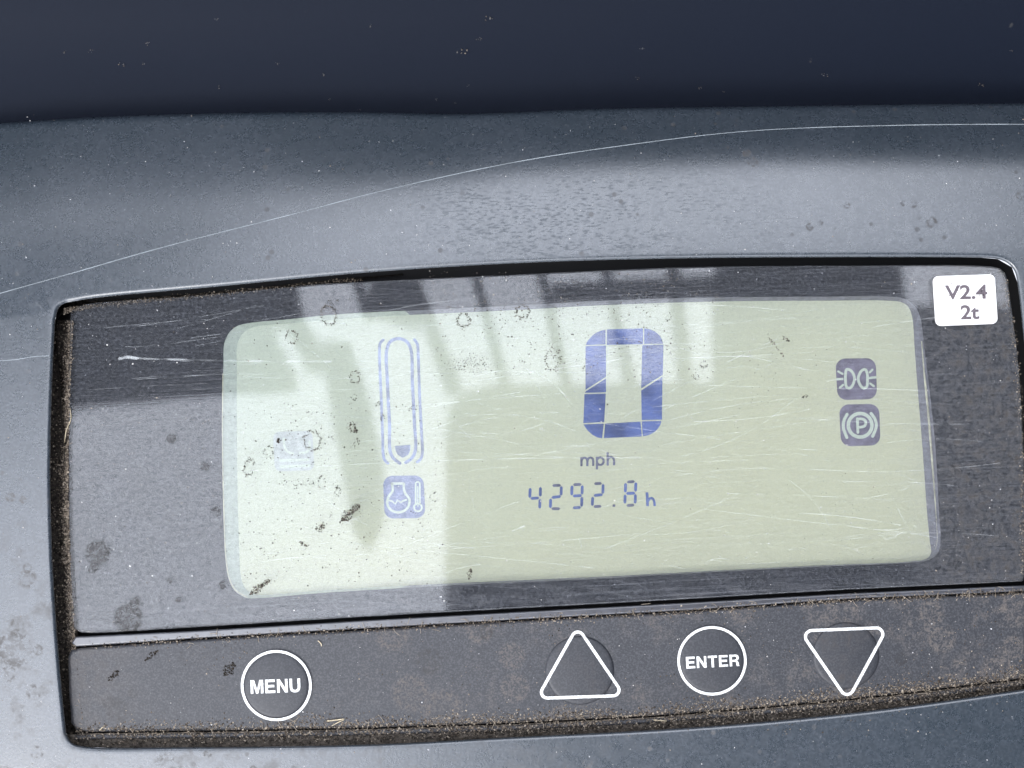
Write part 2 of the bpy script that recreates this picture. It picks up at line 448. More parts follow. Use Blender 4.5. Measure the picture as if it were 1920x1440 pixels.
LCD_EM = 0.02
M = dict(
    housing=mat_housing(), dash=mat_dash(), pane=mat_pane(), lcd=mat_lcd(), keypad=mat_keypad(),
    dirt=mat_dirt(), packed=mat_packed(), packed_low=mat_packed('packed_dirt_low', (0.032, 0.028, 0.025), (0.21, 0.18, 0.15)), button=mat_keypad(0.35),
    mask=plain('black_mask', (0.012, 0.013, 0.018), 0.6, 0.2, var=0.3, vs=0.02),
    tray=plain('black_recess', (0.008, 0.008, 0.009), 0.6, 0.3),
    rail=plain('grey_rail', (0.05, 0.052, 0.062), 0.28, 1.4, grain=0.00001, var=0.25),
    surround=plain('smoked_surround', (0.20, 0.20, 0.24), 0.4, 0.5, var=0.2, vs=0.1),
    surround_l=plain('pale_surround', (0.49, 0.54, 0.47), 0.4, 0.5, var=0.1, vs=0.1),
    edge=plain('edge_highlight', (0.62, 0.60, 0.45), 0.25, 0.8, var=0.3, vs=0.04),  # pale colour standing in for a highlight along the surround
    ink=plain('white_print', (0.76, 0.77, 0.76), 0.5, 0.4, var=0.28, vs=0.25),
    seg=plain('lcd_segment', (0.105, 0.145, 0.345), 0.7, 0.0, var=0.35, vs=0.016),
    seg_grey=plain('lcd_segment_grey', (0.15, 0.155, 0.23), 0.7, 0.0, var=0.3, vs=0.08),
    tile=plain('lcd_tile', (0.205, 0.185, 0.245), 0.7, 0.0, var=0.25, vs=0.05),
    tile_blue=plain('lcd_tile_blue', (0.24, 0.27, 0.42), 0.7, 0.0, var=0.2, vs=0.05),
    gauge=plain('lcd_gauge_line', (0.25, 0.29, 0.44), 0.7, 0.0, var=0.4, vs=0.03),
    ghost=plain('lcd_faint', (0.50, 0.53, 0.50), 0.7, 0.0, var=0.15, vs=0.05),
    symbol=plain('lcd_symbol', (0.60, 0.66, 0.56), 0.7, 0.0),
    sticker=plain('white_sticker', (0.80, 0.79, 0.775), 0.45, 0.5, var=0.10, vs=0.05),
    print=plain('grey_print', (0.13, 0.11, 0.125), 0.6, 0.2, var=0.3, vs=0.4),
    roof=plain('blocker_dark', (0.05, 0.055, 0.07), 0.8, 0.2),  # dark surface of the added roof and side blockers
    steel=plain('painted_steel', (0.035, 0.04, 0.05), 0.6, 0.3),
    seam=plain('pale_seam', (0.24, 0.27, 0.29), 0.5, 0.5, var=0.3, vs=0.02),
    straw=plain('dry_straw', (0.55, 0.47, 0.33), 0.7, 0.3, var=0.3, vs=0.3),
)

# ------------------------------------------------------------------ outlines (0.1 mm grid)
OP_T = [(103, 600), (112, 574), (150, 563), (400, 538), (700, 510), (1000, 492), (1300, 484), (1600, 482), (1790, 482.5), (1850, 483.5), (1872, 486), (1890, 494), (1902, 508), (1908, 530)]
OP_R = [(1908, 530), (1911, 552), (1915, 590), (1926, 700), (1934, 850), (1936, 1000), (1934, 1150), (1928, 1270), (1922, 1292)]
OP_B = [(1922, 1292), (1730, 1320), (1585, 1338), (1402, 1356), (1220, 1369), (965, 1382), (693, 1396), (365, 1401), (160, 1400), (135, 1393), (124, 1375)]
OP_L = [(124, 1375), (116, 1300), (106, 1180), (98, 1050), (94, 900), (96, 760), (100, 660), (103, 600)]
GL = ([(132, 600), (134, 582), (150, 573), (365, 555), (547, 538), (600, 533), (965, 515), (1293, 501), (1585, 498), (1850, 499), (1879, 504), (1889, 524)],
      [(1889, 524), (1898, 590), (1910, 690), (1919, 850), (1922, 1000), (1921, 1090)],
      [(1921, 1090), (1585, 1106), (1293, 1123), (965, 1141), (693, 1156), (365, 1176), (150, 1186), (140, 1182), (135, 1172)],
      [(135, 1172), (131, 1097), (128, 950), (128, 760), (130, 660), (132, 600)])
def ring4(sides, n):
    return np.vstack([catmull(s, m)[:-1] for s, m in zip(sides, n)])
GLASS = ring4(GL, (120, 50, 120, 50))
OM = catmull([(419, 680), (420, 646), (428, 626), (443, 612), (465, 606), (536, 599), (640, 589), (771, 582), (965, 573), (1130, 564), (1293, 558.5), (1402, 557), (1560, 556), (1660, 556), (1692, 559), (1712, 570), (1724, 590), (1734, 659), (1745, 750), (1754, 841), (1761, 965), (1764, 1010), (1760, 1035), (1744, 1049), (1715, 1054),
      (1530, 1062.6), (1220, 1079), (1147, 1083.5), (855, 1097), (600, 1112), (490, 1121), (462, 1121), (441, 1108), (429, 1085), (423, 1020), (418, 895), (417, 780)], 400, True)
OL = catmull([(446, 690), (446, 650), (452, 632), (464, 619), (480, 613), (560, 605), (640, 599), (771, 591), (965, 582), (1130, 573), (1293, 567), (1402, 565), (1560, 564), (1660, 564), (1690, 567), (1702, 575), (1709, 592), (1714, 659), (1720, 740), (1728, 841), (1737, 965), (1742, 1015), (1745, 1036), (1738, 1047), (1712, 1052),
      (1530, 1060), (1220, 1076), (1147, 1080), (855, 1093), (600, 1107), (500, 1115), (478, 1114), (462, 1104), (454, 1085), (450, 1020), (447, 895), (446, 780)], 400, True)

Z_LIP = 0.0026; Z_PANE = 0.0; PANE_T = 0.0012; Z_MASK = -0.0014; Z_LCD = -0.0030; Z_TRAY = -0.0048

# ------------------------------------------------------------------ the instrument panel
ip = empty('instrument_panel')
tag(ip, 'dark grey dashboard instrument panel with a scratched lcd display and four buttons', 'instrument panel')

fold_x = [-400, 100, 500, 800, 960, 1400, 1900, 2400]
fold_y = [520, 470, 400, 350, 325, 300, 300, 300]
wid_y = [130, 120, 100, 72, 62, 56, 60, 60]
op_top = catmull(OP_T, 200)
LIPL = catmull([(-500, 640), (-200, 605), (150, 563), (400, 538), (700, 510), (1000, 492), (1300, 484), (1600, 482), (1900, 484), (2400, 492)], 300)
FOLD = catmull([(a, b, c_) for a, b, c_ in zip(fold_x, fold_y, wid_y)], 300)
def hz(px, py):
    yo = np.interp(px, LIPL[:, 0], LIPL[:, 1])
    yf = np.interp(px, FOLD[:, 0], FOLD[:, 1]); wd = np.interp(px, FOLD[:, 0], FOLD[:, 2])
    z = Z_LIP
    d = yo - py
    if d > 0:
        z -= d*d/(d+60)*U*math.tan(R(4.0))
        q = yf - py
        s = wd*math.log1p(math.exp(max(-30, min(30, q/wd*2))))/2
        steep = np.interp(px, fold_x, [16, 17, 20, 25, 27, 29, 30, 30])
        z -= s*U*math.tan(R(float(steep)))
    yb = np.interp(px, [0, 700, 1400, 1920], [1400, 1396, 1356, 1292])
    e = py - yb
    if e > 0: z -= e*e/(e+50)*U*math.tan(R(1.0))
    e = 90-px
    if e > 0: z -= e*e/(e+50)*U*math.tan(R(3.2))
    return float(z)

CREST = [(-400, 262), (0, 237), (200, 225), (500, 217), (700, 217), (850, 220), (960, 217), (1100, 211), (1400, 206), (1920, 200), (2300, 200)]
def make_housing():
    sides_in = [catmull(OP_T, 401), catmull(OP_R, 121), catmull(OP_B, 401), catmull(OP_L, 121)]
    o_t = catmull(CREST, 401)
    o_r = np.linspace((2300, 200), (2300, 1800), 121)
    o_b = np.linspace((2300, 1800), (-400, 1800), 401)
    o_l = np.linspace((-400, 1800), (-400, 262), 121)
    sides_out = [o_t, o_r, o_b, o_l]
    I = np.vstack([s[:-1] for s in sides_in]); O = np.vstack([s[:-1] for s in sides_out])
    n = len(I)
    tn = np.roll(I, -1, 0)-np.roll(I, 1, 0); tn /= np.linalg.norm(tn, axis=1, keepdims=True)
    nr = np.stack([tn[:, 1], -tn[:, 0]], 1)      # outward for this direction
    if (nr[200] @ np.array([0, -1])) < 0: nr = -nr
    V = []; rings = []
    def ring(pts, zs):
        rings.append(len(V))
        for p, z in zip(pts, zs): V.append(at(p[0], p[1], z))
    ring(I+nr*1.5, [Z_TRAY]*n)
    fr = 7.0
    for a in (0, 25, 50, 70, 90):
        off = fr*(1-math.cos(R(a))); dz = fr*U*(1-math.sin(R(a)))
        pts = I+nr*off
        ring(pts, [hz(*p)-dz for p in pts])
    base = I+nr*fr
    K = 46
    for k in range(1, K+1):
        t = k/K; t = t**1.15
        w_ = base*(1-t)+O*t
        ring(w_, [hz(*p) for p in w_])
    # roll over the rear edge and fall away
    top = np.array([1.0 if i < 401 else 0.0 for i in range(n)])
    for dy, dz in ((4, .00045), (6, .0013), (6, .006), (6, .012)):
        pts = O + np.array([[0, -1]])*dy*top[:, None]
        ring(pts, [hz(*q)-dz for q in O])
    F = []
    for a, b in zip(rings[:-1], rings[1:]):
        for i in range(n):
            j = (i+1) % n
            F.append((a+i, b+i, b+j, a+j))
    o = link('housing', V, F, M['housing'], ip)
    bm = bmesh.new(); bm.from_mesh(o.data); bmesh.ops.recalc_face_normals(bm, faces=bm.faces)
    # the lip must face up
    up = sum(f.normal.z*f.calc_area() for f in bm.faces)
    if up < 0: bmesh.ops.reverse_faces(bm, faces=bm.faces)
    bm.to_mesh(o.data); bm.free()
    return o
make_housing()

# seam line moulded across the housing
SEAM = [(-60, 568), (0, 550), (146, 509), (300, 465), (547, 402), (720, 357), (960, 305), (1160, 274), (1400, 246), (1680, 235), (1920, 233), (2000, 234)]
def surf_tube(name, path, rad, mat, parent, n=200, lift=0.0, zf=hz, flat=0.5):
    P = catmull(path, n) if len(path) > 2 else np.linspace(path[0], path[1], n)
    V = []; F = []; K = 6
    for i, p in enumerate(P):
        t = P[min(i+1, n-1)]-P[max(i-1, 0)]; t /= np.linalg.norm(t); nr = np.array([-t[1], t[0]])
        r = rad(i/(n-1)) if callable(rad) else rad
        z0 = zf(*p)
        for k in range(K):
            a = 2*math.pi*k/K
            q = p+nr*r*math.cos(a)
            V.append(at(q[0], q[1], z0+lift+r*U*flat*math.sin(a)))
    for i in range(n-1):
        for k in range(K):
            F.append((i*K+k, i*K+(k+1) % K, (i+1)*K+(k+1) % K, (i+1)*K+k))
    return link(name, V, F, mat, parent)
surf_tube('seam_line', SEAM, lambda t: 0.75+0.35*abs(math.sin(t*9))*(0.3+t), M['seam'], ip)
surf_tube('scratch', [(-40, 679), (30, 674), (60, 669), (92, 667)], 0.7, M['seam'], ip, n=40)

# recess tray
plate('recess_tray', ring4([OP_T, OP_R, OP_B, OP_L], (60, 30, 60, 30)), Z_TRAY+0.0001, 0.002, M['tray'], ip)

# black mask with the display window cut out, plus the sloped surround down to the lcd
def loft(name, rings, mat, parent, closed=True):
    V = []; F = []; n = len(rings[0][0])
    for pts, z in rings: V += [at(p[0], p[1], z) for p in pts]
    for r in range(len(rings)-1):
        for i in range(n):
            j = (i+1) % n; F.append((r*n+i, r*n+j, (r+1)*n+j, (r+1)*n+i))
    return link(name, V, F, mat, parent)
def angle_match(outer, inner, n=400):
    """resample the outer outline at the bearing of every inner point"""
    c = np.array([1085.0, 840.0])
    Q = resample(outer, 3000, True)
    sc = np.array([0.62, 1.6])
    aq = np.arctan2((Q[:, 1]-c[1])*sc[1], (Q[:, 0]-c[0])*sc[0]); ai = np.arctan2((inner[:, 1]-c[1])*sc[1], (inner[:, 0]-c[0])*sc[0])
    idx = [int(np.argmin(np.abs(np.angle(np.exp(1j*(aq-a)))))) for a in ai]
    return Q[idx]
GLm = angle_match(GLASS, OM)
mask = loft('black_mask', [(GLm, Z_TRAY), (GLm, Z_MASK), (OM, Z_MASK), (OM, Z_MASK-0.00015)], M['mask'], ip)
mask.data.polygons.foreach_set('use_smooth', [False]*len(mask.data.polygons))
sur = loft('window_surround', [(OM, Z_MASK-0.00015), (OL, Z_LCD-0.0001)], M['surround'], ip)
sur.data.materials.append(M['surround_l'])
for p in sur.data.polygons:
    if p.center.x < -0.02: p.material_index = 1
# highlight on the clear surround's edge, painted as pale strips
surf_tube('surround_highlight', [(1728, 640), (1733, 700), (1741, 780), (1749, 880), (1755, 965), (1757, 1015), (1754, 1030)], lambda t: 0.5+1.7*math.sin(math.pi*min(1, t*1.1+0.05))**0.7, M['edge'], ip, n=60, zf=lambda x, y: Z_MASK-0.0001)
surf_tube('surround_highlight', [(418, 700), (417, 800), (419, 930), (424, 1050), (430, 1085), (442, 1107), (464, 1120)], 1.1, M['edge'], ip, n=60, zf=lambda x, y: Z_MASK+0.00002)

# lcd
lcd = plate('lcd_screen', resample(OL, 200, True)+0, Z_LCD, 0.0008, M['lcd'], ip)
# the lcd runs slightly under the surround
for v in lcd.data.vertices:
    v.co.x = v.co.x*1.006 - 0.0; v.co.y *= 1.01
ZS = Z_LCD+0.00004
def seg(name, poly, mat, z=ZS): return fix_up(link(name, [at(p[0], p[1], z) for p in poly], [tuple(range(len(poly)))], mat, lcd, smooth=False))
sm = lambda pts, n, cl=False: [tuple(q) for q in catmull(pts, n, cl)]
def zc(pts, sc, ox, oy): return [(ox+x/sc, oy+y/sc) for x, y in pts]
# the big zero
Z3 = lambda pts: zc(pts, 5.3333, 960, 580)
for poly in ([(935, 205), (890, 213), (840, 235), (800, 265), (762, 310), (745, 335), (738, 358), (935, 350)],
             [(948, 200), (1310, 190), (1310, 348), (948, 356)],
             [(1322, 190), (1380, 200), (1430, 222), (1470, 255), (1500, 300), (1512, 345), (1322, 345)],
             [(735, 368), (940, 362), (940, 675), (735, 805)],
             [(735, 822), (940, 690), (940, 830), (728, 835)],
             [(725, 848), (938, 842), (922, 1128), (713, 1138)],
             [(715, 1150), (918, 1142), (900, 1290), (850, 1280), (800, 1252), (755, 1210), (730, 1175)],
             [(932, 1142), (1285, 1122), (1298, 1272), (918, 1288)],
             [(1298, 1120), (1495, 1115), (1485, 1155), (1455, 1200), (1415, 1235), (1360, 1260), (1308, 1270)],
             [(1302, 357), (1515, 352), (1508, 655), (1292, 790)],
             [(1292, 812), (1505, 672), (1500, 1103), (1297, 1108)]):
    seg('speed_segment', Z3(poly), M['seg'])
Z4 = lambda p: (960+p[0]/6, 820+p[1]/6)
def seg_line(a, b, w=5.4, mat='seg'):
    a = np.array(Z4(a)); b = np.array(Z4(b)); t = (b-a)/np.linalg.norm(b-a); n = np.array([-t[1], t[0]])
    e = w*0.42
    seg('hour_segment', [a-t*e*0.6, a+t*e*0.5+n*w/2, b-t*e*0.5+n*w/2, b+t*e*0.6, b-t*e*0.5-n*w/2, a+t*e*0.5-n*w/2], M[mat])
digits = [((205, 575), (200, 675)), ((215, 688), (300, 682)), ((320, 565), (318, 660)), ((315, 700), (312, 795)),
          ((460, 543), (545, 540), 1), ((555, 555), (552, 650)), ((450, 678), (545, 665)), ((435, 695), (432, 790)), ((450, 803), (535, 803), 1),
          ((695, 533), (775, 530), 1), ((675, 548), (672, 648)), ((790, 545), (788, 638)), ((690, 660), (780, 655)), ((787, 675), (783, 775)), ((690, 793), (770, 788)),
          ((930, 522), (1005, 518), 1), ((1025, 530), (1022, 630)), ((925, 655), (1015, 645)), ((908, 675), (903, 765)), ((925, 780), (1000, 775), 1),
          ((1300, 503), (1375, 497), 1), ((1278, 520), (1275, 615)), ((1393, 512), (1390, 605)), ((1290, 632), (1380, 628)), ((1273, 650), (1270, 740)), ((1388, 645), (1385, 740)), ((1295, 768), (1370, 762), 1)]
for d in digits: seg_line(d[0], d[1], mat='seg_grey' if len(d) > 2 else 'seg')
c = np.array(Z4((1147, 769)))
seg('decimal_point', [c+np.array(q) for q in ((-2.5, -2.3), (2.6, -2.6), (2.4, 2.4), (-2.7, 2.3))], M['seg_grey'])
v, f = merge([stroke([Z4((1519, 618)), Z4((1526, 774))], 5.2, ZS, cap=False), stroke(catmull([Z4((1532, 716)), Z4((1552, 688)), Z4((1578, 686)), Z4((1598, 715)), Z4((1606, 774))], 14), 4.6, ZS+0.00001, cap=False)])
fix_up(link('hour_unit', v, f, M['seg'], lcd, smooth=False))
TW = lambda pts: [(1088+x+0.02*0, 874.3+y-0.028*x) for x, y in pts]
v, f = merge([stroke(TW(sm(q, 12) if len(q) > 2 else q), 4.3, ZS+k*0.000008, cap=False) for k, q in enumerate((
    [(2.2, 0), (2.2, -17)], [(2.2, -9), (4, -14), (8, -15.8), (11.8, -14), (13.2, -9.5), (13.2, 0)], [(13.2, -9), (15, -14), (19, -15.8), (22.8, -14), (24.2, -9.5), (24.2, 0)],
    [(31.2, 6.8), (31.2, -17)], [(31.2, -8.5), (32.5, -13.5), (37.5, -15.8), (42, -13.5), (44, -8.5), (42, -3.3), (37.5, -1.3), (33, -3.3), (31.2, -8)],
    [(51.4, 0), (51.4, -25)], [(51.4, -9), (53.2, -14), (57.4, -15.8), (61.4, -14), (63.2, -9.5), (63.2, 0)]))])
fix_up(link('speed_unit', v, f, M['seg_grey'], lcd, smooth=False))

def icon(name, tile_pts, strokes, tile_mat, z=ZS):
    V = [at(p[0], p[1], z) for p in tile_pts]; F = [tuple(range(len(tile_pts)))]; fm = [0]
    for k, (path, wd, closed) in enumerate(strokes):
        v_, f_ = stroke(path, wd, z+0.00003+k*0.000004, closed)
        o_ = len(V); V += v_; F += [tuple(i+o_ for i in q) for q in f_]; fm += [1]*len(f_)
    o = link(name, V, F, None, lcd, smooth=False, mats=[tile_mat, M['symbol']], fm=fm)
    return fix_up(o)
Z6 = lambda pts: zc(pts, 6.545, 1500, 640)
icon('side_lamp_icon', rounded(Z6([(432, 212), (928, 205), (948, 708), (462, 722)]), 18),
     [(sm(Z6([(572, 345), (618, 355), (655, 400), (668, 460), (650, 530), (615, 572), (575, 565), (558, 480), (560, 390)]), 40, True), 5, True),
      (sm(Z6([(802, 345), (762, 355), (725, 410), (715, 465), (735, 530), (775, 572), (815, 562), (828, 480), (822, 385)]), 40, True), 5, True),
      (Z6([(470, 370), (522, 400)]), 4, False), (Z6([(455, 465), (520, 462)]), 4.5, False), (Z6([(490, 568), (528, 535)]), 4, False),
      (Z6([(857, 380), (888, 348)]), 4, False), (Z6([(855, 450), (925, 442)]), 4.5, False), (Z6([(862, 518), (905, 550)]), 4, False)], M['tile'])
circ = lambda cx, cy, r, n=40, a0=0, a1=360: [(cx+r*math.cos(R(a0+(a1-a0)*k/n)), cy+r*math.sin(R(a0+(a1-a0)*k/n))) for k in range(n if a1-a0 == 360 else n+1)]
icon('parking_brake_icon', rounded(Z6([(478, 775), (970, 768), (990, 1275), (505, 1290)]), 18),
     [(Z6(circ(738, 1030, 145)), 6.5, True),
      (sm(Z6([(578, 895), (540, 970), (532, 1060), (575, 1180)]), 20), 5.5, False), (sm(Z6([(872, 885), (922, 960), (935, 1050), (892, 1165)]), 20), 5.5, False),
      (Z6([(703, 950), (711, 1118)]), 5, False), (sm(Z6([(703, 955), (760, 952), (797, 970), (808, 1003), (790, 1040), (750, 1052), (708, 1055)]), 24), 5, False)], M['tile'])
Z5 = lambda pts: zc(pts, 10.667, 680, 860)
icon('coolant_temperature_icon', rounded(Z5([(405, 345), (1215, 335), (1258, 1185), (440, 1200)]), 17),
     [(sm(Z5([(585, 500), (600, 640), (520, 760), (492, 900), (560, 1020), (700, 1075), (850, 1030), (925, 930), (930, 800), (850, 690), (825, 600), (825, 500)]), 60)+[Z5([(825, 498)])[0], Z5([(585, 498)])[0]], 4.6, False),
      (Z5([(535, 835), (590, 850), (650, 905), (700, 830), (760, 880), (800, 845), (870, 825)]), 3.2, False),
      (Z5([(1060, 890), (1060, 490), (1085, 465), (1115, 465), (1142, 490), (1145, 890)]), 3.2, False), (Z5(circ(1105, 975, 78)), 3.4, True), (Z5([(1102, 560), (1104, 950)]), 2.2, False)], M['tile_blue'])
Z1 = lambda pts: zc(pts, 3.84, 380, 560)
icon('hydraulic_icon', rounded(Z1([(505, 960), (790, 950), (805, 1235), (520, 1245)]), 12),
     [(Z1([(560, 1165), (760, 1160)]), 5, False), (Z1([(565, 1210), (765, 1203)]), 5.5, False), (sm(Z1([(700, 1110), (745, 1105), (768, 1075), (770, 1030)]), 12), 4.5, False),
      (sm(Z1([(585, 1010), (588, 1060), (610, 1100), (650, 1115)]), 12), 4.5, False)], M['ghost'])
def gline(name, paths, wd=4.6, mat='gauge'):
    v, f = merge([stroke(p, wd, ZS+k*0.00001) for k, p in enumerate(paths)])
    fix_up(link(name, v, f, M[mat], lcd, smooth=False))
gline('gauge_outline', [sm(Z1([(1420, 1185), (1375, 1150), (1350, 1100), (1345, 900), (1330, 600), (1325, 370), (1350, 310), (1410, 287), (1470, 310), (1500, 370), (1510, 600), (1525, 900), (1532, 1090), (1505, 1150), (1462, 1180)]), 90)], 6.0)
gline('gauge_side_line', [sm(Z1([(1300, 297), (1278, 320), (1273, 400), (1285, 700), (1296, 1000), (1300, 1120), (1312, 1165), (1335, 1185)]), 50)], 5.2)
gline('gauge_side_line', [sm(Z1([(1525, 295), (1545, 325), (1552, 420), (1562, 700), (1578, 1000), (1582, 1110), (1570, 1155), (1545, 1175)]), 50)], 5.4)
seg('gauge_level', Z1([(1385, 1060), (1495, 1052), (1496, 1090), (1480, 1125), (1440, 1146), (1405, 1125), (1388, 1090)]), M['gauge'])

# clear pane over mask and lcd
pane = plate('display_pane', resample(GLASS, 300, True), Z_PANE, PANE_T, M['pane'], ip, bevel=2.5)

def mat_scratch():
    m = Mat('scratch_mark')
    d = m.n('ShaderNodeBsdfDiffuse'); d.inputs[0].default_value = (0.7, 0.73, 0.74, 1)
    t = m.n('ShaderNodeBsdfTransparent'); x = m.n('ShaderNodeMixShader')
    m.l(m.ramp(m.noise(scale=0.03, detail=4), 0.36, 0.62, 0.02, 0.30), x.inputs[0]); m.l(t.outputs[0], x.inputs[1]); m.l(d.outputs[0], x.inputs[2])
    return m.end(x.outputs[0])
SCR = mat_scratch()
def scratches():
    parts = []; rs = random.Random(11); zk = 0
    def add(x0, y0, ln, ang, bow, wd):
        nonlocal zk
        a = R(ang); c_, s_ = math.cos(a), math.sin(a); P = []
        for k in range(14):
            t = k/13; u = t*ln; v_ = bow*4*t*(1-t)
            P.append((x0+u*c_-v_*s_, y0+u*s_+v_*c_))
        if any(not (150 < p[0] < 1880 and 560 < p[1] < 1080) for p in P): return
        zk += 1; parts.append(stroke(P, wd, 0.00002+zk*2e-8, cap=False))
    for _ in range(110):
        x0, y0 = rs.uniform(430, 1700), rs.uniform(570, 1075)
        add(x0, y0, rs.uniform(40, 420), rs.gauss(-3, 7), rs.gauss(0, 6), rs.uniform(0.5, 1.1))
    for _ in range(26):
        add(rs.uniform(430, 1700), rs.uniform(580, 1060), rs.uniform(30, 140), rs.gauss(30, 30), rs.gauss(0, 5), rs.uniform(0.5, 1.0))
    for _ in range(16):
        add(rs.uniform(160, 400), rs.uniform(600, 760), rs.uniform(60, 260), rs.gauss(-4, 5), rs.gauss(0, 3), rs.uniform(0.4, 0.8))
    for a in ((980, 690, 120, 38, -12, 1.6), (860, 800, 190, -8, -8, 1.3), (880, 780, 200, 8, -14, 1.2), (1300, 790, 220, -6, 6, 1.4), (960, 996, 26, -22, 0, 3.0), (1480, 1030, 30, -4, 0, 1.6), (1500, 842, 30, 4, 0, 1.3), (1500, 962, 190, 7, -4, 1.4), (1086, 1008, 20, 75, 0, 1.6), (440, 885, 760, -2, -8, 1.5)): add(*a)
    v, f = merge(parts)
    o = fix_up(link('scratches', v, f, SCR, ip, smooth=False)); o['kind'] = 'stuff'
scratches()
v, f = stroke(sm([(225, 672), (243, 670), (262, 672), (330, 674), (450, 677), (620, 678)], 40), 3.4, 0.00003)
fix_up(link('scratch', v, f, SCR, ip, smooth=False))
v, f = stroke(sm([(224, 672.5), (238, 669.5), (256, 672)], 12), 6, 0.000034)
fix_up(link('scratch', v, f, SCR, ip, smooth=False))

# version sticker on the pane
st = plate('version_sticker', rounded([(1748, 518), (1865, 514), (1871, 607), (1754, 611.5)], 11), 0.00022, 0.00018, M['sticker'], ip)
text_mesh('sticker_text', 'V2.4', 1772, 560.8, 1851.5, 559.2, 25.8, lambda x, y: 0.00026, M['print'], st, offset=0.024)
text_mesh('sticker_text', '2t', 1801.5, 598.2, 1836.5, 597.2, 26, lambda x, y: 0.00026, M['print'], st, offset=0.024)

# rail under the pane and the keypad
def lerp_line(pts, x): return float(np.interp(x, [p[0] for p in pts], [p[1] for p in pts]))
GB = [(140, 1187), (365, 1176), (693, 1156), (965, 1141), (1293, 1123), (1585, 1106), (1930, 1090)]
KT = [(135, 1214), (300, 1203), (365, 1198), (600, 1184), (693, 1179), (965, 1163), (1293, 1145), (1585, 1124), (1930, 1109)]
KB = [(128, 1376), (182, 1374), (437, 1371), (700, 1366), (965, 1357), (1220, 1344), (1402, 1330), (1585, 1313), (1730, 1297), (1930, 1272)]
xs_ = np.linspace(142, 1927, 60)
rail_top = [(x, lerp_line(GB, x)+7) for x in xs_]; rail_bot = [(x, lerp_line(KT, x)-1) for x in xs_[::-1]]
plate('rail', rail_top+[(1930, 1100)]+rail_bot+[(134, 1205)], 0.0001, 0.0045, M['rail'], ip, bevel=3)
kt = [(x, lerp_line(KT, x)+2) for x in np.linspace(152, 1924, 60)]
kb = [(x, lerp_line(KB, x)-2) for x in np.linspace(1924, 170, 60)]
kcl = [(144, lerp_line(KB, 150)-6), (134, lerp_line(KB, 140)-20), (130, 1300), (128, 1232), (134, 1219)]
plate('keypad', kt+kb+kcl, 0.0001, 0.0045, M['keypad'], ip, bevel=5)
# lower ridge running under the keypad
r1 = [(x, lerp_line(KB, x)+3) for x in np.linspace(140, 1926, 50)]; r2 = [(x, lerp_line(KB, x)+12) for x in np.linspace(1926, 140, 50)]
plate('keypad_ridge', r1+r2, -0.0001, 0.0035, M['keypad'], ip, bevel=3)

# bold sans capitals: outlines on a unit-height box, width first
GLY = {
 'M': (1.0, [[(0, 0), (0, 1), (.29, 1), (.5, .30), (.71, 1), (1, 1), (1, 0), (.8, 0), (.8, .74), (.59, 0), (.41, 0), (.2, .74), (.2, 0)]]),
 'E': (.78, [[(0, 0), (0, 1), (.76, 1), (.76, .81), (.21, .81), (.21, .60), (.71, .60), (.71, .42), (.21, .42), (.21, .19), (.78, .19), (.78, 0)]]),
 'N': (.84, [[(0, 0), (0, 1), (.22, 1), (.64, .34), (.64, 1), (.84, 1), (.84, 0), (.62, 0), (.20, .66), (.20, 0)]]),
 'U': (.84, [[(0, 1), (.21, 1), (.21, .38), (.23, .27), (.30, .19), (.42, .16), (.54, .19), (.61, .27), (.63, .38), (.63, 1), (.84, 1), (.84, .36), (.81, .20), (.73, .08), (.60, 0), (.42, -.03), (.24, 0), (.11, .08), (.03, .20), (0, .36)]]),
 'T': (.80, [[(.295, 0), (.295, .81), (0, .81), (0, 1), (.80, 1), (.80, .81), (.505, .81), (.505, 0)]]),
 'R': (.86, [[(0, 0), (0, 1), (.21, 1), (.21, 0)], [(.21, .82), (.21, 1), (.52, 1), (.47, .82)], [(.47, .82), (.52, 1), (.67, .97), (.54, .80)], [(.54, .80), (.67, .97), (.78, .88), (.60, .76)],
               [(.60, .76), (.78, .88), (.82, .74), (.61, .69)], [(.61, .69), (.82, .74), (.80, .62), (.60, .63)], [(.60, .63), (.80, .62), (.73, .52), (.56, .585)], [(.56, .585), (.73, .52), (.62, .455), (.47, .555)],
               [(.21, .385), (.21, .555), (.47, .555), (.47, .385)], [(.47, .385), (.47, .555), (.62, .455), (.74, .38), (.78, .28), (.79, .10), (.84, 0), (.61, 0), (.58, .10), (.57, .25), (.53, .35)]]),
}
def lettering(word, x0, y0, x1, y1, h, zf, parent):
    gap = 0.15
    W = sum(GLY[c_][0] for c_ in word)+gap*(len(word)-1)
    bv = np.array([x1-x0, y1-y0], float); L = np.linalg.norm(bv); bv /= L; up = np.array([bv[1], -bv[0]])
    k = L/W; x = 0
    bm = bmesh.new()
    for c_ in word:
        wd_, polys = GLY[c_]
        for poly in polys:
            vs_ = [bm.verts.new(((x+u)*k, v_*h, 0)) for u, v_ in poly]
            bm.faces.new(vs_)
        x += wd_+gap
    bmesh.ops.triangulate(bm, faces=bm.faces[:])
    for _ in range(2):
        ed = [e for e in bm.edges if e.calc_length() > 4]
        if ed: bmesh.ops.subdivide_edges(bm, edges=ed, cuts=2)
        bmesh.ops.triangulate(bm, faces=bm.faces[:])
    for v_ in bm.verts:
        p = np.array([x0, y0])+bv*v_.co.x+up*v_.co.y
        v_.co = at(p[0], p[1], zf(p[0], p[1])+0.00003)
    me = bpy.data.meshes.new('legend_text'); bm.to_mesh(me); bm.free(); me.materials.append(M['ink'])
    o = bpy.data.objects.new('legend_text', me); C.objects.link(o); o.parent = parent
    return fix_up(o)

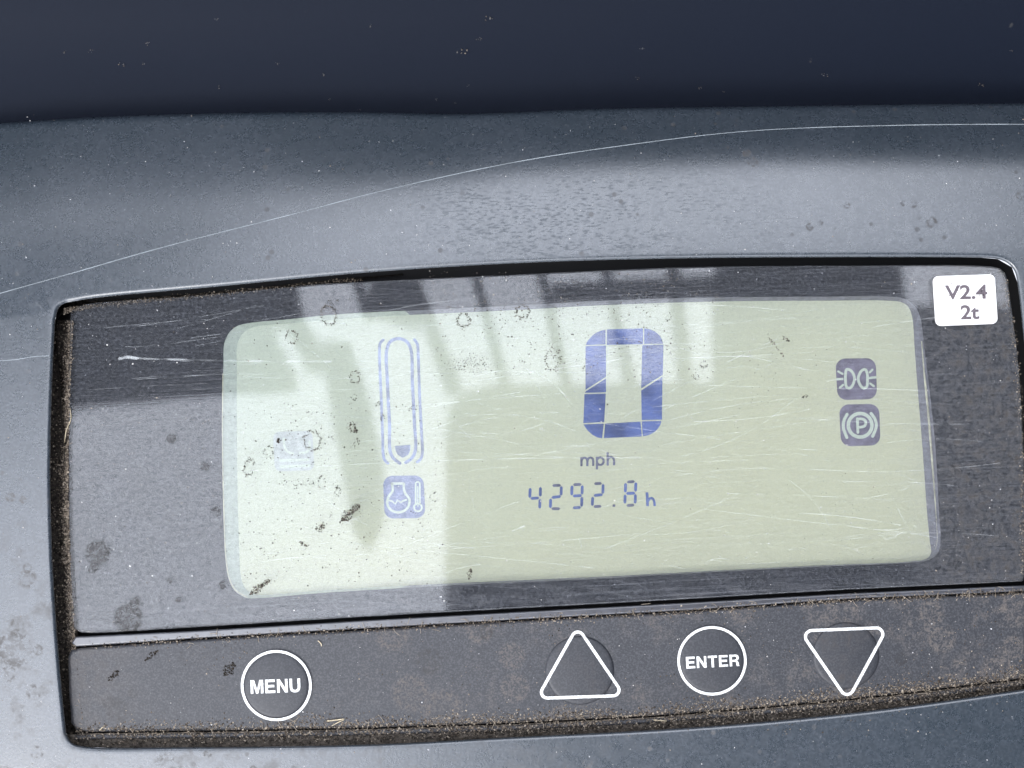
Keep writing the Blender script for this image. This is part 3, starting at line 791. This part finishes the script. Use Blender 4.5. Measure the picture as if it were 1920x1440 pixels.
# buttons
def button(cx, cy, r, h, label):
    V = []; F = []; n = 64
    prof = [(1.03, 0.00008), (1.0, 0.0003), (0.97, 0.00042)]+[(q, 0.00042+h*(1-q*q)) for q in (0.9, 0.75, 0.55, 0.35, 0.15)]
    for q, z in prof:
        for k in range(n):
            a = 2*math.pi*k/n; V.append(at(cx+r*q*math.cos(a), cy-r*q*math.sin(a), z))
    for i in range(len(prof)-1):
        for k in range(n): F.append((i*n+k, i*n+(k+1) % n, (i+1)*n+(k+1) % n, (i+1)*n+k))
    V.append(at(cx, cy, 0.00042+h)); m_ = len(V)-1
    for k in range(n): F.append(((len(prof)-1)*n+k, (len(prof)-1)*n+(k+1) % n, m_))
    b = link('button', V, F, M['button'], ip); b['label'] = label
    def zf(x, y):
        q = math.hypot(x-cx, y-cy)/r
        if q > 1.05: return 0.00016
        if q > 0.97: return 0.00042*(1.05-q)/0.08+0.00016*(1-(1.05-q)/0.08)+0.00008
        return 0.00042+h*(1-q*q)+0.00005
    return b, zf
def ring_print(b, path, wd, zf, name='outline_print', closed=True):
    v, f = stroke(resample(path, 220, True), wd, 0, closed, zf=zf)
    return fix_up(link(name, v, f, M['ink'], b, smooth=False))
b, zf = button(518, 1285, 61, 0.00030, 'round button marked MENU')
ring_print(b, circ(518, 1285.5, 64, 120), 5.0, lambda x, y: 0.00050)
lettering('MENU', 470.4, 1301, 563.5, 1297.3, 25.5, zf, b)
b, zf = button(1087, 1257, 63, 0.00030, 'round button with an upward triangle outline')
ring_print(b, rounded([(1082.5, 1175), (1007, 1309.5), (1170, 1304)], 11, 10), 5.6, lambda x, y: max(zf(x, y), 0.0002)+0.00004)
b, zf = button(1335, 1239, 60, 0.00030, 'round button marked ENTER')
ring_print(b, circ(1335, 1239, 62.5, 120), 5.0, lambda x, y: 0.00050)
lettering('ENTER', 1287, 1253.6, 1387, 1248.6, 21.8, zf, b)
b, zf = button(1586, 1229, 61, 0.00030, 'round button with a downward triangle outline')
ring_print(b, rounded([(1500, 1183), (1664, 1176.5), (1589.5, 1313)], 12, 10), 5.6, lambda x, y: max(zf(x, y), 0.0002)+0.00004)

# ------------------------------------------------------------------ dashboard behind the panel
def make_dash():
    prof = [(30, -20), (45, -15), (60, -12.5), (72, -9), (84, 0), (96, 16), (112, 45), (130, 85), (146, 120)]  # rear rise lies out of view, shaped to block the low sky
    P = catmull(prof, 40)
    xs = np.linspace(-0.34, 0.34, 60)
    V = []; F = []
    for y, z in P:
        for x in xs:
            V.append((x, y*1e-3 - 0.08*x*x*2, z*1e-3))
    nx = len(xs)
    for j in range(len(P)-1):
        for i in range(nx-1): F.append((j*nx+i, j*nx+i+1, (j+1)*nx+i+1, (j+1)*nx+i))
    # closed back
    o0 = len(V)
    for x in xs: V.append((x, 0.17, 0.12))
    for x in xs: V.append((x, 0.17, -0.03))
    j = len(P)-1
    for i in range(nx-1):
        F.append((j*nx+i, j*nx+i+1, o0+i+1, o0+i)); F.append((o0+i, o0+i+1, o0+nx+i+1, o0+nx+i))
    o = link('dashboard', V, F, M['dash'])
    tag(o, 'dark blue-black dashboard behind the instrument panel, its unseen rear raised to block low sky', 'dashboard')
make_dash()

# ------------------------------------------------------------------ roof added overhead, out of view, shaped for its reflection in the pane
RH = 0.90
def up_at(px, py, z=RH):
    s = 1+z/H
    return ((px-960)*U*s, (720-py)*U*s, z)
roof = empty('added_roof', (0, 0, 0)); tag(roof, 'added dark roof with guard bars, unseen, shaped for the reflections in the display', 'added roof')
def slab(name, pts, z=RH, th=0.03, mat='roof'):
    lo = [up_at(x, y, z) for x, y in pts]; n = len(lo)
    hi = [(p[0], p[1], p[2]+th) for p in lo]
    F = [tuple(range(n)), tuple(range(2*n-1, n-1, -1))]+[(i, n+i, n+(i+1) % n, (i+1) % n) for i in range(n)]
    o = link(name, lo+hi, F, M[mat], roof, smooth=False)
    bm = bmesh.new(); bm.from_mesh(o.data); bmesh.ops.recalc_face_normals(bm, faces=bm.faces); bm.to_mesh(o.data); bm.free()
    return o
slab('roof_blocker', [(835, 1105), (835, 800), (842, 765), (870, 735), (920, 722), (1345, 716), (1345, 560), (1350, 480), (1690, 480), (1700, 572), (2700, 590), (2700, 2200), (900, 2200), (840, 1700)])  # added dark shape standing in for the person and phone mirrored here
slab('roof_blocker', [(-900, 860), (130, 768), (400, 742), (548, 738), (543, 700), (503, 622), (532, 612), (560, 660), (575, 700), (600, 705), (596, 672), (588, 640), (562, 600), (545, 520), (470, 420), (300, 100), (200, -900), (-900, -900)])  # added dark shape, outlined for the dark upper-left reflection
slab('roof_streak', [(600, 640), (648, 640), (690, 760), (716, 900), (712, 985), (690, 1040), (664, 1000), (625, 800)])  # added strips, shaped as dark streaks for the reflection
slab('roof_streak', [(698, 440), (757, 440), (765, 520), (800, 590), (775, 620), (690, 590)])
slab('roof_cross_bar', [(1035, 530), (1350, 516), (1350, 556), (1040, 566)])
# unseen wall added to shade the right-hand side
sp_ = []
for x_, y_, z_ in ((0.47, -0.9, -0.3), (0.47, 0.5, -0.3), (0.47, 0.5, 0.9), (0.47, -0.9, 0.9)): sp_.append((x_, y_, z_))
sp_ += [(0.51, y_, z_) for x_, y_, z_ in sp_]
o_ = link('side_blocker', sp_, [(0, 1, 2, 3), (7, 6, 5, 4), (0, 4, 5, 1), (1, 5, 6, 2), (2, 6, 7, 3), (3, 7, 4, 0)], M['roof'], roof, smooth=False)
def bar(pts, w0, w1):
    (xa, ya), (xb, yb) = pts
    t = np.array([xb-xa, yb-ya], float); t /= np.linalg.norm(t); n = np.array([-t[1], t[0]])
    a = np.array([xa, ya], float); b_ = np.array([xb, yb], float)
    slab('guard_bar', [tuple(a+n*w0/2), tuple(b_+n*w1/2), tuple(b_-n*w1/2), tuple(a-n*w0/2)], RH-0.04, 0.03, 'steel')
for pts, w0, w1 in ((((640, 440), (690, 600)), 15, 18), (((745, 440), (852, 740)), 17, 32), (((870, 440), (948, 725)), 16, 20), (((1000, 440), (1064, 725)), 16, 19), (((1126, 440), (1184, 722)), 16, 19), (((1260, 440), (1291, 722)), 17, 20)):
    bar(pts, w0, w1)

# ------------------------------------------------------------------ dirt
PAL = [(0.09, 0.072, 0.055), (0.16, 0.13, 0.10), (0.24, 0.20, 0.155), (0.34, 0.29, 0.23), (0.05, 0.042, 0.035), (0.13, 0.11, 0.095)]
def crumbs(items, pal=PAL):
    """items: (px, py, z, size in grid units) -> irregular little lumps"""
    V = []; F = []; CC = []
    for px, py, z, s in items:
        c = np.array(at(px, py, z)); o = len(V)
        asp = random.uniform(0.5, 1.0); a0 = random.uniform(0, 6.28)
        k = random.choice((3, 4, 5))
        for i in range(k):
            a = a0+2*math.pi*i/k+random.uniform(-.4, .4)
            x, y = math.cos(a)*s, math.sin(a)*s*asp
            V.append((c[0]+(x*math.cos(a0)-y*math.sin(a0))*U, c[1]+(x*math.sin(a0)+y*math.cos(a0))*U, c[2]+random.uniform(-.3, .1)*s*U))
        V.append((c[0]+random.uniform(-.3, .3)*s*U, c[1]+random.uniform(-.3, .3)*s*U, c[2]+random.uniform(.4, .9)*s*U))
        for i in range(k): F.append((o+i, o+(i+1) % k, o+k))
        F.append(tuple(o+i for i in range(k-1, -1, -1)))
        b_ = random.choice(pal); q = random.uniform(0.75, 1.3)
        CC += [(b_[0]*q, b_[1]*q, b_[2]*q, 1)]*(k+1)
    return V, F, CC
def fibres(items, pal=PAL):
    V = []; F = []; CC = []
    for px, py, z, ln, wd in items:
        a = random.uniform(0, math.pi); bend = random.uniform(-.5, .5); o = len(V)
        b_ = random.choice(pal[2:4]); 
        for k in range(4):
            t = k/3-0.5; aa = a+bend*t
            x, y = px+math.cos(aa)*ln*t, py+math.sin(aa)*ln*t; n = (-math.sin(aa)*wd/2, math.cos(aa)*wd/2)
            zz = z+0.00012*(1-4*t*t)
            V += [at(x+n[0], y+n[1], zz), at(x-n[0], y-n[1], zz), at(x, y, zz+wd*U*0.6)]
            CC += [(*b_, 1)]*3
        for k in range(3):
            for j in range(3): F.append((o+k*3+j, o+k*3+(j+1) % 3, o+(k+1)*3+(j+1) % 3, o+(k+1)*3+j))
    return V, F, CC
def dirt_obj(name, items, label, cat, fib=(), pal=PAL, kind='stuff'):
    V, F, CC = crumbs(items, pal)
    if fib:
        v, f, c_ = fibres(fib, pal); o = len(V); V += v; F += [tuple(i+o for i in q) for q in f]; CC += c_
    ob = link(name, V, F, M['dirt'], None, smooth=False, cols=CC)
    return tag(ob, label, cat, kind=kind)
rnd = random.random; G = random.gauss
# packed dirt in the left and top groove (a rough strip)
opL = catmull(OP_L, 90)[::-1]; glL = catmull(GL[3]+[], 60)[::-1]
def groove_strip():
    V = []; F = []; path = [(x, y) for x, y in opL]+[tuple(p) for p in catmull(OP_T, 300)[1:110]]
    rows = 7
    for i, (x, y) in enumerate(path):
        if i < 90: nx_, ny_ = 1, 0.0; wd = 34
        else: nx_, ny_ = 0.05, 1; wd = 18-8*(i-90)/110
        for k in range(rows):
            q = k/(rows-1)
            xx, yy = x+nx_*wd*q, y+ny_*wd*q
            zz = -0.0042+0.0036*max(0, q-0.42)/0.58+0.0003*noise.noise(Vector((xx*.08, yy*.08, 0)))
            if i >= 90: zz -= 0.0022*min(1, (i-90)/60)
            V.append(at(xx, yy, zz))
    for i in range(len(path)-1):
        for k in range(rows-1): F.append((i*rows+k, i*rows+k+1, (i+1)*rows+k+1, (i+1)*rows+k))
    o = link('packed_dirt', V, F, M['packed'])
    tag(o, 'brown dirt packed into the groove round the display window', 'dirt', kind='stuff')
    fix_up(o)
groove_strip()
it = []; fb = []
for _ in range(8500):
    i = int(rnd()*89); x, y = opL[i]
    q = min(1.02, 1-abs(G(0, 0.22))) if rnd() < 0.8 else rnd(); y += rnd()*10
    if rnd() > 0.55+0.6*noise.noise(Vector((0, y*.02, 4)))+0.3*q: continue
    it.append((x+q*34, y, -0.0038+0.0039*max(0, q-0.38)/0.62, 0.7+rnd()**2*1.9))
for _ in range(1500):
    t = rnd()**1.7; x = 120+t*560; y = np.interp(x, op_top[:, 0], op_top[:, 1])
    it.append((x, y+15-t*3+G(0, 2.4), -0.0006-0.001*t, 0.6+rnd()**2*1.6))
for _ in range(700):
    y = 520+rnd()**0.8*560; x = np.interp(y, [524, 590, 690, 850, 1090], [1889, 1898, 1910, 1919, 1921])-2+G(0, 4)
    it.append((x, y, 0.0, 0.5+rnd()**2*1.7))
for _ in range(12): 
    i = int(rnd()*89); x, y = opL[i]; fb.append((x+26+G(0, 4), y, 0.0, 10+rnd()*14, 0.8))
dirt_obj('groove_dirt', it, 'brown dirt crumbs lining the groove around the display', 'dirt', fb)
# dirt along rail, keypad ridge
it = []; fb = []
for _ in range(3600):
    x = 150+rnd()**0.8*1770; k = 0.6+0.6*noise.noise(Vector((x*.012, 0, 3)))
    if rnd() > k+0.25: continue
    side = 1 if rnd() < 0.6 else -1
    it.append((x, lerp_line(KT, x)+abs(G(0, 4.5))*side, 0.00012, 0.5+rnd()**2*1.7))
for _ in range(17000):
    x = 140+rnd()**0.85*1785; k = 0.55+0.7*noise.noise(Vector((x*.008, 5, 3)))+0.25*(x-140)/1800
    if rnd() > k+0.3: continue
    u = rnd(); y = lerp_line(KB, x)
    if u < 0.45: yy, z = y-2-abs(G(0, 5+8*k)), 0.00012
    elif u < 0.8: yy, z = y+7+G(0, 4), 0.0
    else: yy, z = y+17+G(0, 4), -0.0007
    it.append((x, yy, z, 0.5+rnd()**2.6*2.4))
for _ in range(150):
    x = 150+rnd()**0.7*1770
    if rnd() < 0.45: fb.append((x, lerp_line(KT, x)+G(0, 6), 0.0003, 8+rnd()*12, 0.8))
    else: fb.append((x, lerp_line(KB, x)+G(-2, 9), 0.0003, 8+rnd()*14, 0.9))
dirt_obj('keypad_dirt', it, 'brown dirt and fibres gathered along the keypad edges', 'dirt', fb)
# packed strip under the keypad
def low_strip():
    V = []; F = []; xs = np.linspace(110, 1930, 260); rows = 6
    for x in xs:
        y0 = lerp_line(KB, x)+1
        y1 = np.interp(x, [0, 150, 365, 693, 965, 1220, 1402, 1585, 1730, 1922, 2000], [1399, 1401, 1402, 1397, 1383, 1370, 1357, 1339, 1321, 1293, 1280])
        for k in range(rows):
            q = k/(rows-1); V.append(at(x, y0*(1-q)+y1*q, -0.0002-0.0013*q+0.0004*noise.noise(Vector((x*.05, q*4, 1)))))
    for i in range(len(xs)-1):
        for k in range(rows-1): F.append((i*rows+k, i*rows+k+1, (i+1)*rows+k+1, (i+1)*rows+k))
    o = link('packed_dirt', V, F, M['packed_low']); fix_up(o)
    tag(o, 'brown dirt packed in the gap below the keypad', 'dirt', kind='stuff')
low_strip()
# specks of dust over everything
def surf_z(x, y):
    if y < 215: return None
    yo = np.interp(x, op_top[:, 0], op_top[:, 1])
    xl = np.interp(y, opL[:, 1], opL[:, 0]); 
    ybm = np.interp(x, [0, 365, 693, 965, 1220, 1402, 1585, 1730, 1922], [1400, 1401, 1396, 1382, 1369, 1356, 1338, 1320, 1292])
    if y < yo-6 or x < xl-6 or y > ybm+4: return hz(x, y)+0.00002
    if x > xl+36 and y > yo+18 and y < lerp_line(GB, x)-3 and x < 1890: return 0.00003
    if x > xl+45 and y > lerp_line(KT, x)+4 and y < lerp_line(KB, x)-5: return 0.00014
    return None
PW = [(0.55, 0.55, 0.56), (0.42, 0.41, 0.40), (0.62, 0.60, 0.57), (0.25, 0.21, 0.17)]
PD = [(0.018, 0.015, 0.012), (0.035, 0.029, 0.023), (0.06, 0.05, 0.04)]
it = []
for _ in range(2600):
    x, y = rnd()*1960-20, 215+rnd()*1240; z = surf_z(x, y)
    if z is not None: it.append((x, y, z, 0.45+rnd()**4*1.5))
dirt_obj('dust_specks', it, 'tiny pale dust specks scattered over the panel', 'dust', pal=PW)
it = []
for _ in range(9000):
    x, y = 140+rnd()*1780, 1110+rnd()*270; z = surf_z(x, y)
    if z is None or z < 0.0001: continue
    k = noise.noise(Vector((x*.009, y*.012, 9)))+0.35*(x/1920)
    if rnd() < k*1.5: it.append((x, y, z, 0.35+rnd()**4*1.6))
dirt_obj('keypad_dust', it, 'brown dust in drifts on the rubber keypad', 'dust')

# dark dried splashes: rings and flecks on the pane
def ringmark(cx, cy, rx, ry, n, rot=0, size=1.15, jit=1.3, z=0.00003, arc=(0, 360)):
    out = []
    ph = rnd()*6; gap = random.uniform(0, 6.28)
    for _ in range(int(n*2.0)):
        a = R(random.uniform(*arc)); k = 1+0.10*math.sin(a*7+cx)+0.05*math.sin(a*13+ph)
        if abs(math.sin((a-gap)/2)) < 0.18*rnd(): continue
        x, y = math.cos(a)*rx*k+G(0, jit), math.sin(a)*ry*k+G(0, jit)
        c_, s_ = math.cos(R(rot)), math.sin(R(rot))
        out.append((cx+x*c_-y*s_, cy+x*s_+y*c_, z, size*(0.4+0.9*rnd())))
    return out
def fleck(cx, cy, ln, wd, rot, n, z=0.00003, size=1.5):
    out = []
    c_, s_ = math.cos(R(rot)), math.sin(R(rot))
    for _ in range(int(n*2.2)):
        t = rnd()-0.5; w_ = wd*1.15*math.sin((t+0.5)*math.pi)**0.5*(0.8+0.3*math.sin(t*9+cx))
        x, y = t*ln, (rnd()-0.5)*w_*(1+0.35*noise.noise(Vector((t*ln*.25+cx, cy, 0))))
        out.append((cx+x*c_-y*s_, cy+x*s_+y*c_, z, size*(0.3+0.9*rnd())))
    return out
rings = [((616, 591, 13, 18, 90), 'jagged round mud ring on the upper edge of the lcd window above the gauge'),
         ((869, 601, 12, 12, 75), 'round mud ring between the gauge and the big zero, lower left of two'),
         ((980, 584, 12, 12, 75), 'small round mud ring near the top edge of the screen left of the big zero'),
         ((547, 632, 11, 11, 55), 'faint mud ring near the upper left corner of the screen'),
         ((467, 876, 9, 15, 70), 'oval mud ring at the left edge of the screen below the faded icon'),
         ((666, 707, 9, 11, 50), 'small mud ring just left of the temperature gauge tube'),
         ((586, 826, 15, 18, 95), 'open mud ring across the upper right of the faded icon'),
         ((1037, 674, 14, 20, 60), 'pale mottled ring left of the big zero')]
for (cx, cy, rx, ry, n), lab in rings:
    dirt_obj('mud_ring', ringmark(cx, cy, rx, ry, n, rot=random.uniform(-15, 15)), lab, 'mud mark', pal=[(0.05, 0.042, 0.034), (0.09, 0.075, 0.06), (0.14, 0.12, 0.10), (0.03, 0.026, 0.022)], kind='thing')['group'] = 'dried mud marks on the pane'
fl = [((657, 961, 46, 18, -42, 150), 'largest clotted mud fleck, left of the coolant temperature icon'),
      ((600, 989, 18, 16, -20, 55), 'compact dark mud fleck on the lower left of the screen'),
      ((487, 1101, 46, 13, -37, 110), 'long dark mud fleck in the lower left corner of the screen'),
      ((568, 1020, 18, 6, 30, 18), 'thin small mud fleck below the compact dark one'),
      ((522, 826, 8, 9, 80, 22), 'tiny black mud fleck beside the faded icon'),
      ((881, 1076, 22, 10, 100, 35), 'upright oval mud fleck at the bottom edge of the screen'),
      ((663, 803, 20, 12, 50, 40), 'ragged mud fleck left of the gauge at mid height'),
      ((1455, 650, 46, 6, 52, 26), 'slanting dotted mud streak between the big zero and the side lamp icon'),
      ((1474, 635, 16, 8, 40, 14), 'short mud fleck beside the slanting dotted streak'),
      ((1510, 743, 12, 6, -20, 10), 'small mud fleck left of the side lamp icon')]
for (cx, cy, ln, wd, rot, n), lab in fl:
    dirt_obj('mud_fleck', fleck(cx, cy, ln, wd, rot, n), lab, 'mud mark', pal=PD+[(0.2, 0.17, 0.14)], kind='thing')['group'] = 'dried mud marks on the pane'
for (cx, cy, ln, wd, rot, n), lab in (((430, 1255, 30, 20, -50, 90), 'dark mud fleck on the keypad left of the MENU button'),
      ((284, 1229, 32, 9, -38, 45), 'narrow mud fleck on the keypad near its upper left corner'),
      ((213, 1267, 26, 10, -42, 40), 'brown mud fleck near the left end of the keypad')):
    dirt_obj('mud_fleck', fleck(cx, cy, ln, wd, rot, n, z=0.00014), lab, 'mud mark', pal=PD, kind='thing')['group'] = 'mud marks on the keypad'
it = []
for _ in range(420):
    x, y = 430+abs(G(0, 260)), 560+rnd()*540
    if x < 1700: it.append((x, y, 0.00003, 0.45+rnd()**3*1.4))
for _ in range(160): it.append((880+G(0, 22), 683+G(0, 8), 0.00003, 0.5+rnd()*0.9))
for cx, cy, rx, ry, n in ((625, 565, 7, 6, 14), (660, 800, 8, 9, 20), (664, 745, 4, 6, 12), (669, 830, 5, 8, 14), (603, 905, 6, 12, 22), (633, 920, 5, 7, 22), (814, 931, 8, 8, 14), (1320, 683, 6, 6, 16), (1305, 706, 5, 6, 12), (1254, 595, 5, 6, 12), (503, 847, 8, 11, 26), (558, 905, 30, 5, 26), (718, 784, 3, 5, 12), (707, 757, 5, 4, 12), (775, 765, 5, 4, 12)):
    it += ringmark(cx, cy, rx, ry, n)
for _ in range(60): it.append((1440+G(0, 60), 700+G(0, 50), 0.00003, 0.5+rnd()*0.8))
for _ in range(90): it.append((1600+G(0, 90), 960+G(0, 50), 0.00003, 0.4+rnd()*0.7))
dirt_obj('dirt_specks', it, 'small dark dirt specks spattered over the display pane', 'dirt', pal=PD)
# blurred specks on the dashboard behind
it = []
for x, y, s in ((231, 122, 5), (407, 34, 3), (275, 82, 3), (120, 98, 2.5), (172, 94, 2.5), (270, 120, 2), (696, 49, 3), (862, 98, 6), (920, 32, 6), (900, 72, 3), (878, 160, 2), (617, 186, 1.6), (675, 206, 2.2), (410, 163, 3), (607, 140, 3), (520, 120, 2.4), (853, 193, 1.8), (818, 187, 2.6), (1545, 140, 3), (1312, 166, 3), (1358, 172, 1.8), (1897, 95, 2), (1840, 160, 3.4), (1197, 145, 2.6), (1205, 92, 2.4)):
    for _ in range(6): it.append((x+G(0, s*.9), y+G(0, s*.6), None, s*0.35))
pr_ = catmull([(30, -20), (45, -15), (60, -12.5), (72, -9), (84, 0), (96, 22)], 60)*1e-3
def dash_pt(px, py):
    best = None
    for y, z in pr_:
        s = (H-z)/H; X = (px-960)*U*s; yy = y-0.16*X*X; e = abs((720-py)*U*s-yy)
        if best is None or e < best[0]: best = (e, z)
    return best[1]
it = [(x, y, dash_pt(x, y)+0.0003, s) for x, y, z, s in it]
dirt_obj('dashboard_specks', it, 'faint pale specks on the dark dashboard behind', 'dust', pal=[(0.12, 0.115, 0.11), (0.2, 0.17, 0.14), (0.16, 0.16, 0.17)])

it = []
for _ in range(1300):
    x, y = 800+rnd()*560, 508+rnd()*205
    if noise.noise(Vector((x*.012, y*.03, 2))) < -0.12: continue
    it.append((x, y, 0.00003, 0.55+rnd()**2*1.5))
for _ in range(1100):
    x, y = 455+rnd()*380, 745+rnd()*350
    it.append((x, y, 0.00003, 0.5+rnd()**3*1.6))
for _ in range(900):
    x, y = 140+rnd()*290, 770+rnd()*410
    if noise.noise(Vector((x*.02, y*.02, 6))) > -0.1 and y < lerp_line(GB, x)-6: it.append((x, y, 0.00003, 0.4+rnd()**3*1.5))
for _ in range(45):
    it.append((1752+rnd()*112, 525+rnd()*80, 0.00023, 0.4+rnd()**3*1.6))
dirt_obj('fine_specks', it, 'faint brown specks of dried spray on the display pane', 'dirt', pal=[(0.12, 0.105, 0.09), (0.07, 0.06, 0.055), (0.16, 0.15, 0.135)])
# straw bits
def straw(pts, wd, z, label):
    P = catmull(pts, 12) if len(pts) > 2 else np.linspace(pts[0], pts[1], 8)
    V = []; F = []
    for i, p in enumerate(P):
        t = P[min(i+1, len(P)-1)]-P[max(i-1, 0)]; t /= np.linalg.norm(t); n = np.array([-t[1], t[0]]); w_ = wd*(1 if 0 < i < len(P)-1 else 0.3)
        for k in range(5):
            a = 2*math.pi*k/5; q = p+n*w_/2*math.cos(a); V.append(at(q[0], q[1], z+w_*U*0.5+w_/2*U*math.sin(a)))
    for i in range(len(P)-1):
        for k in range(5): F.append((i*5+k, i*5+(k+1) % 5, (i+1)*5+(k+1) % 5, (i+1)*5+k))
    o = link('straw_bit', V, F, M['straw']); tag(o, label, 'straw', 'bits of straw on the panel')
straw([(612, 1352), (630, 1350), (646, 1348)], 2.6, 0.0002, 'pale straw bit lying below and right of the MENU button, the upper one')
straw([(622, 1361), (635, 1354), (645, 1350)], 1.8, 0.0003, 'thin straw bit crossing under the pale one below the MENU button')
straw([(596, 1201), (602, 1207), (603, 1212)], 2.0, 0.0002, 'tiny curled white fibre above and right of the MENU button')
straw([(131, 765), (133, 785), (124, 808), (121, 830)], 1.4, 0.0001, 'curved pale hair standing in the left groove')
straw([(1846, 1354), (1864, 1354)], 1.6, 0.0002, 'straw bit at the far right under the keypad')
straw([(1225, 1350), (1250, 1352)], 2.2, 0.0001, 'short straw bit in the gap below the ENTER button')
straw([(186, 1370), (194, 1362)], 2.0, 0.0002, 'tiny straw bit at the lower left corner of the keypad')
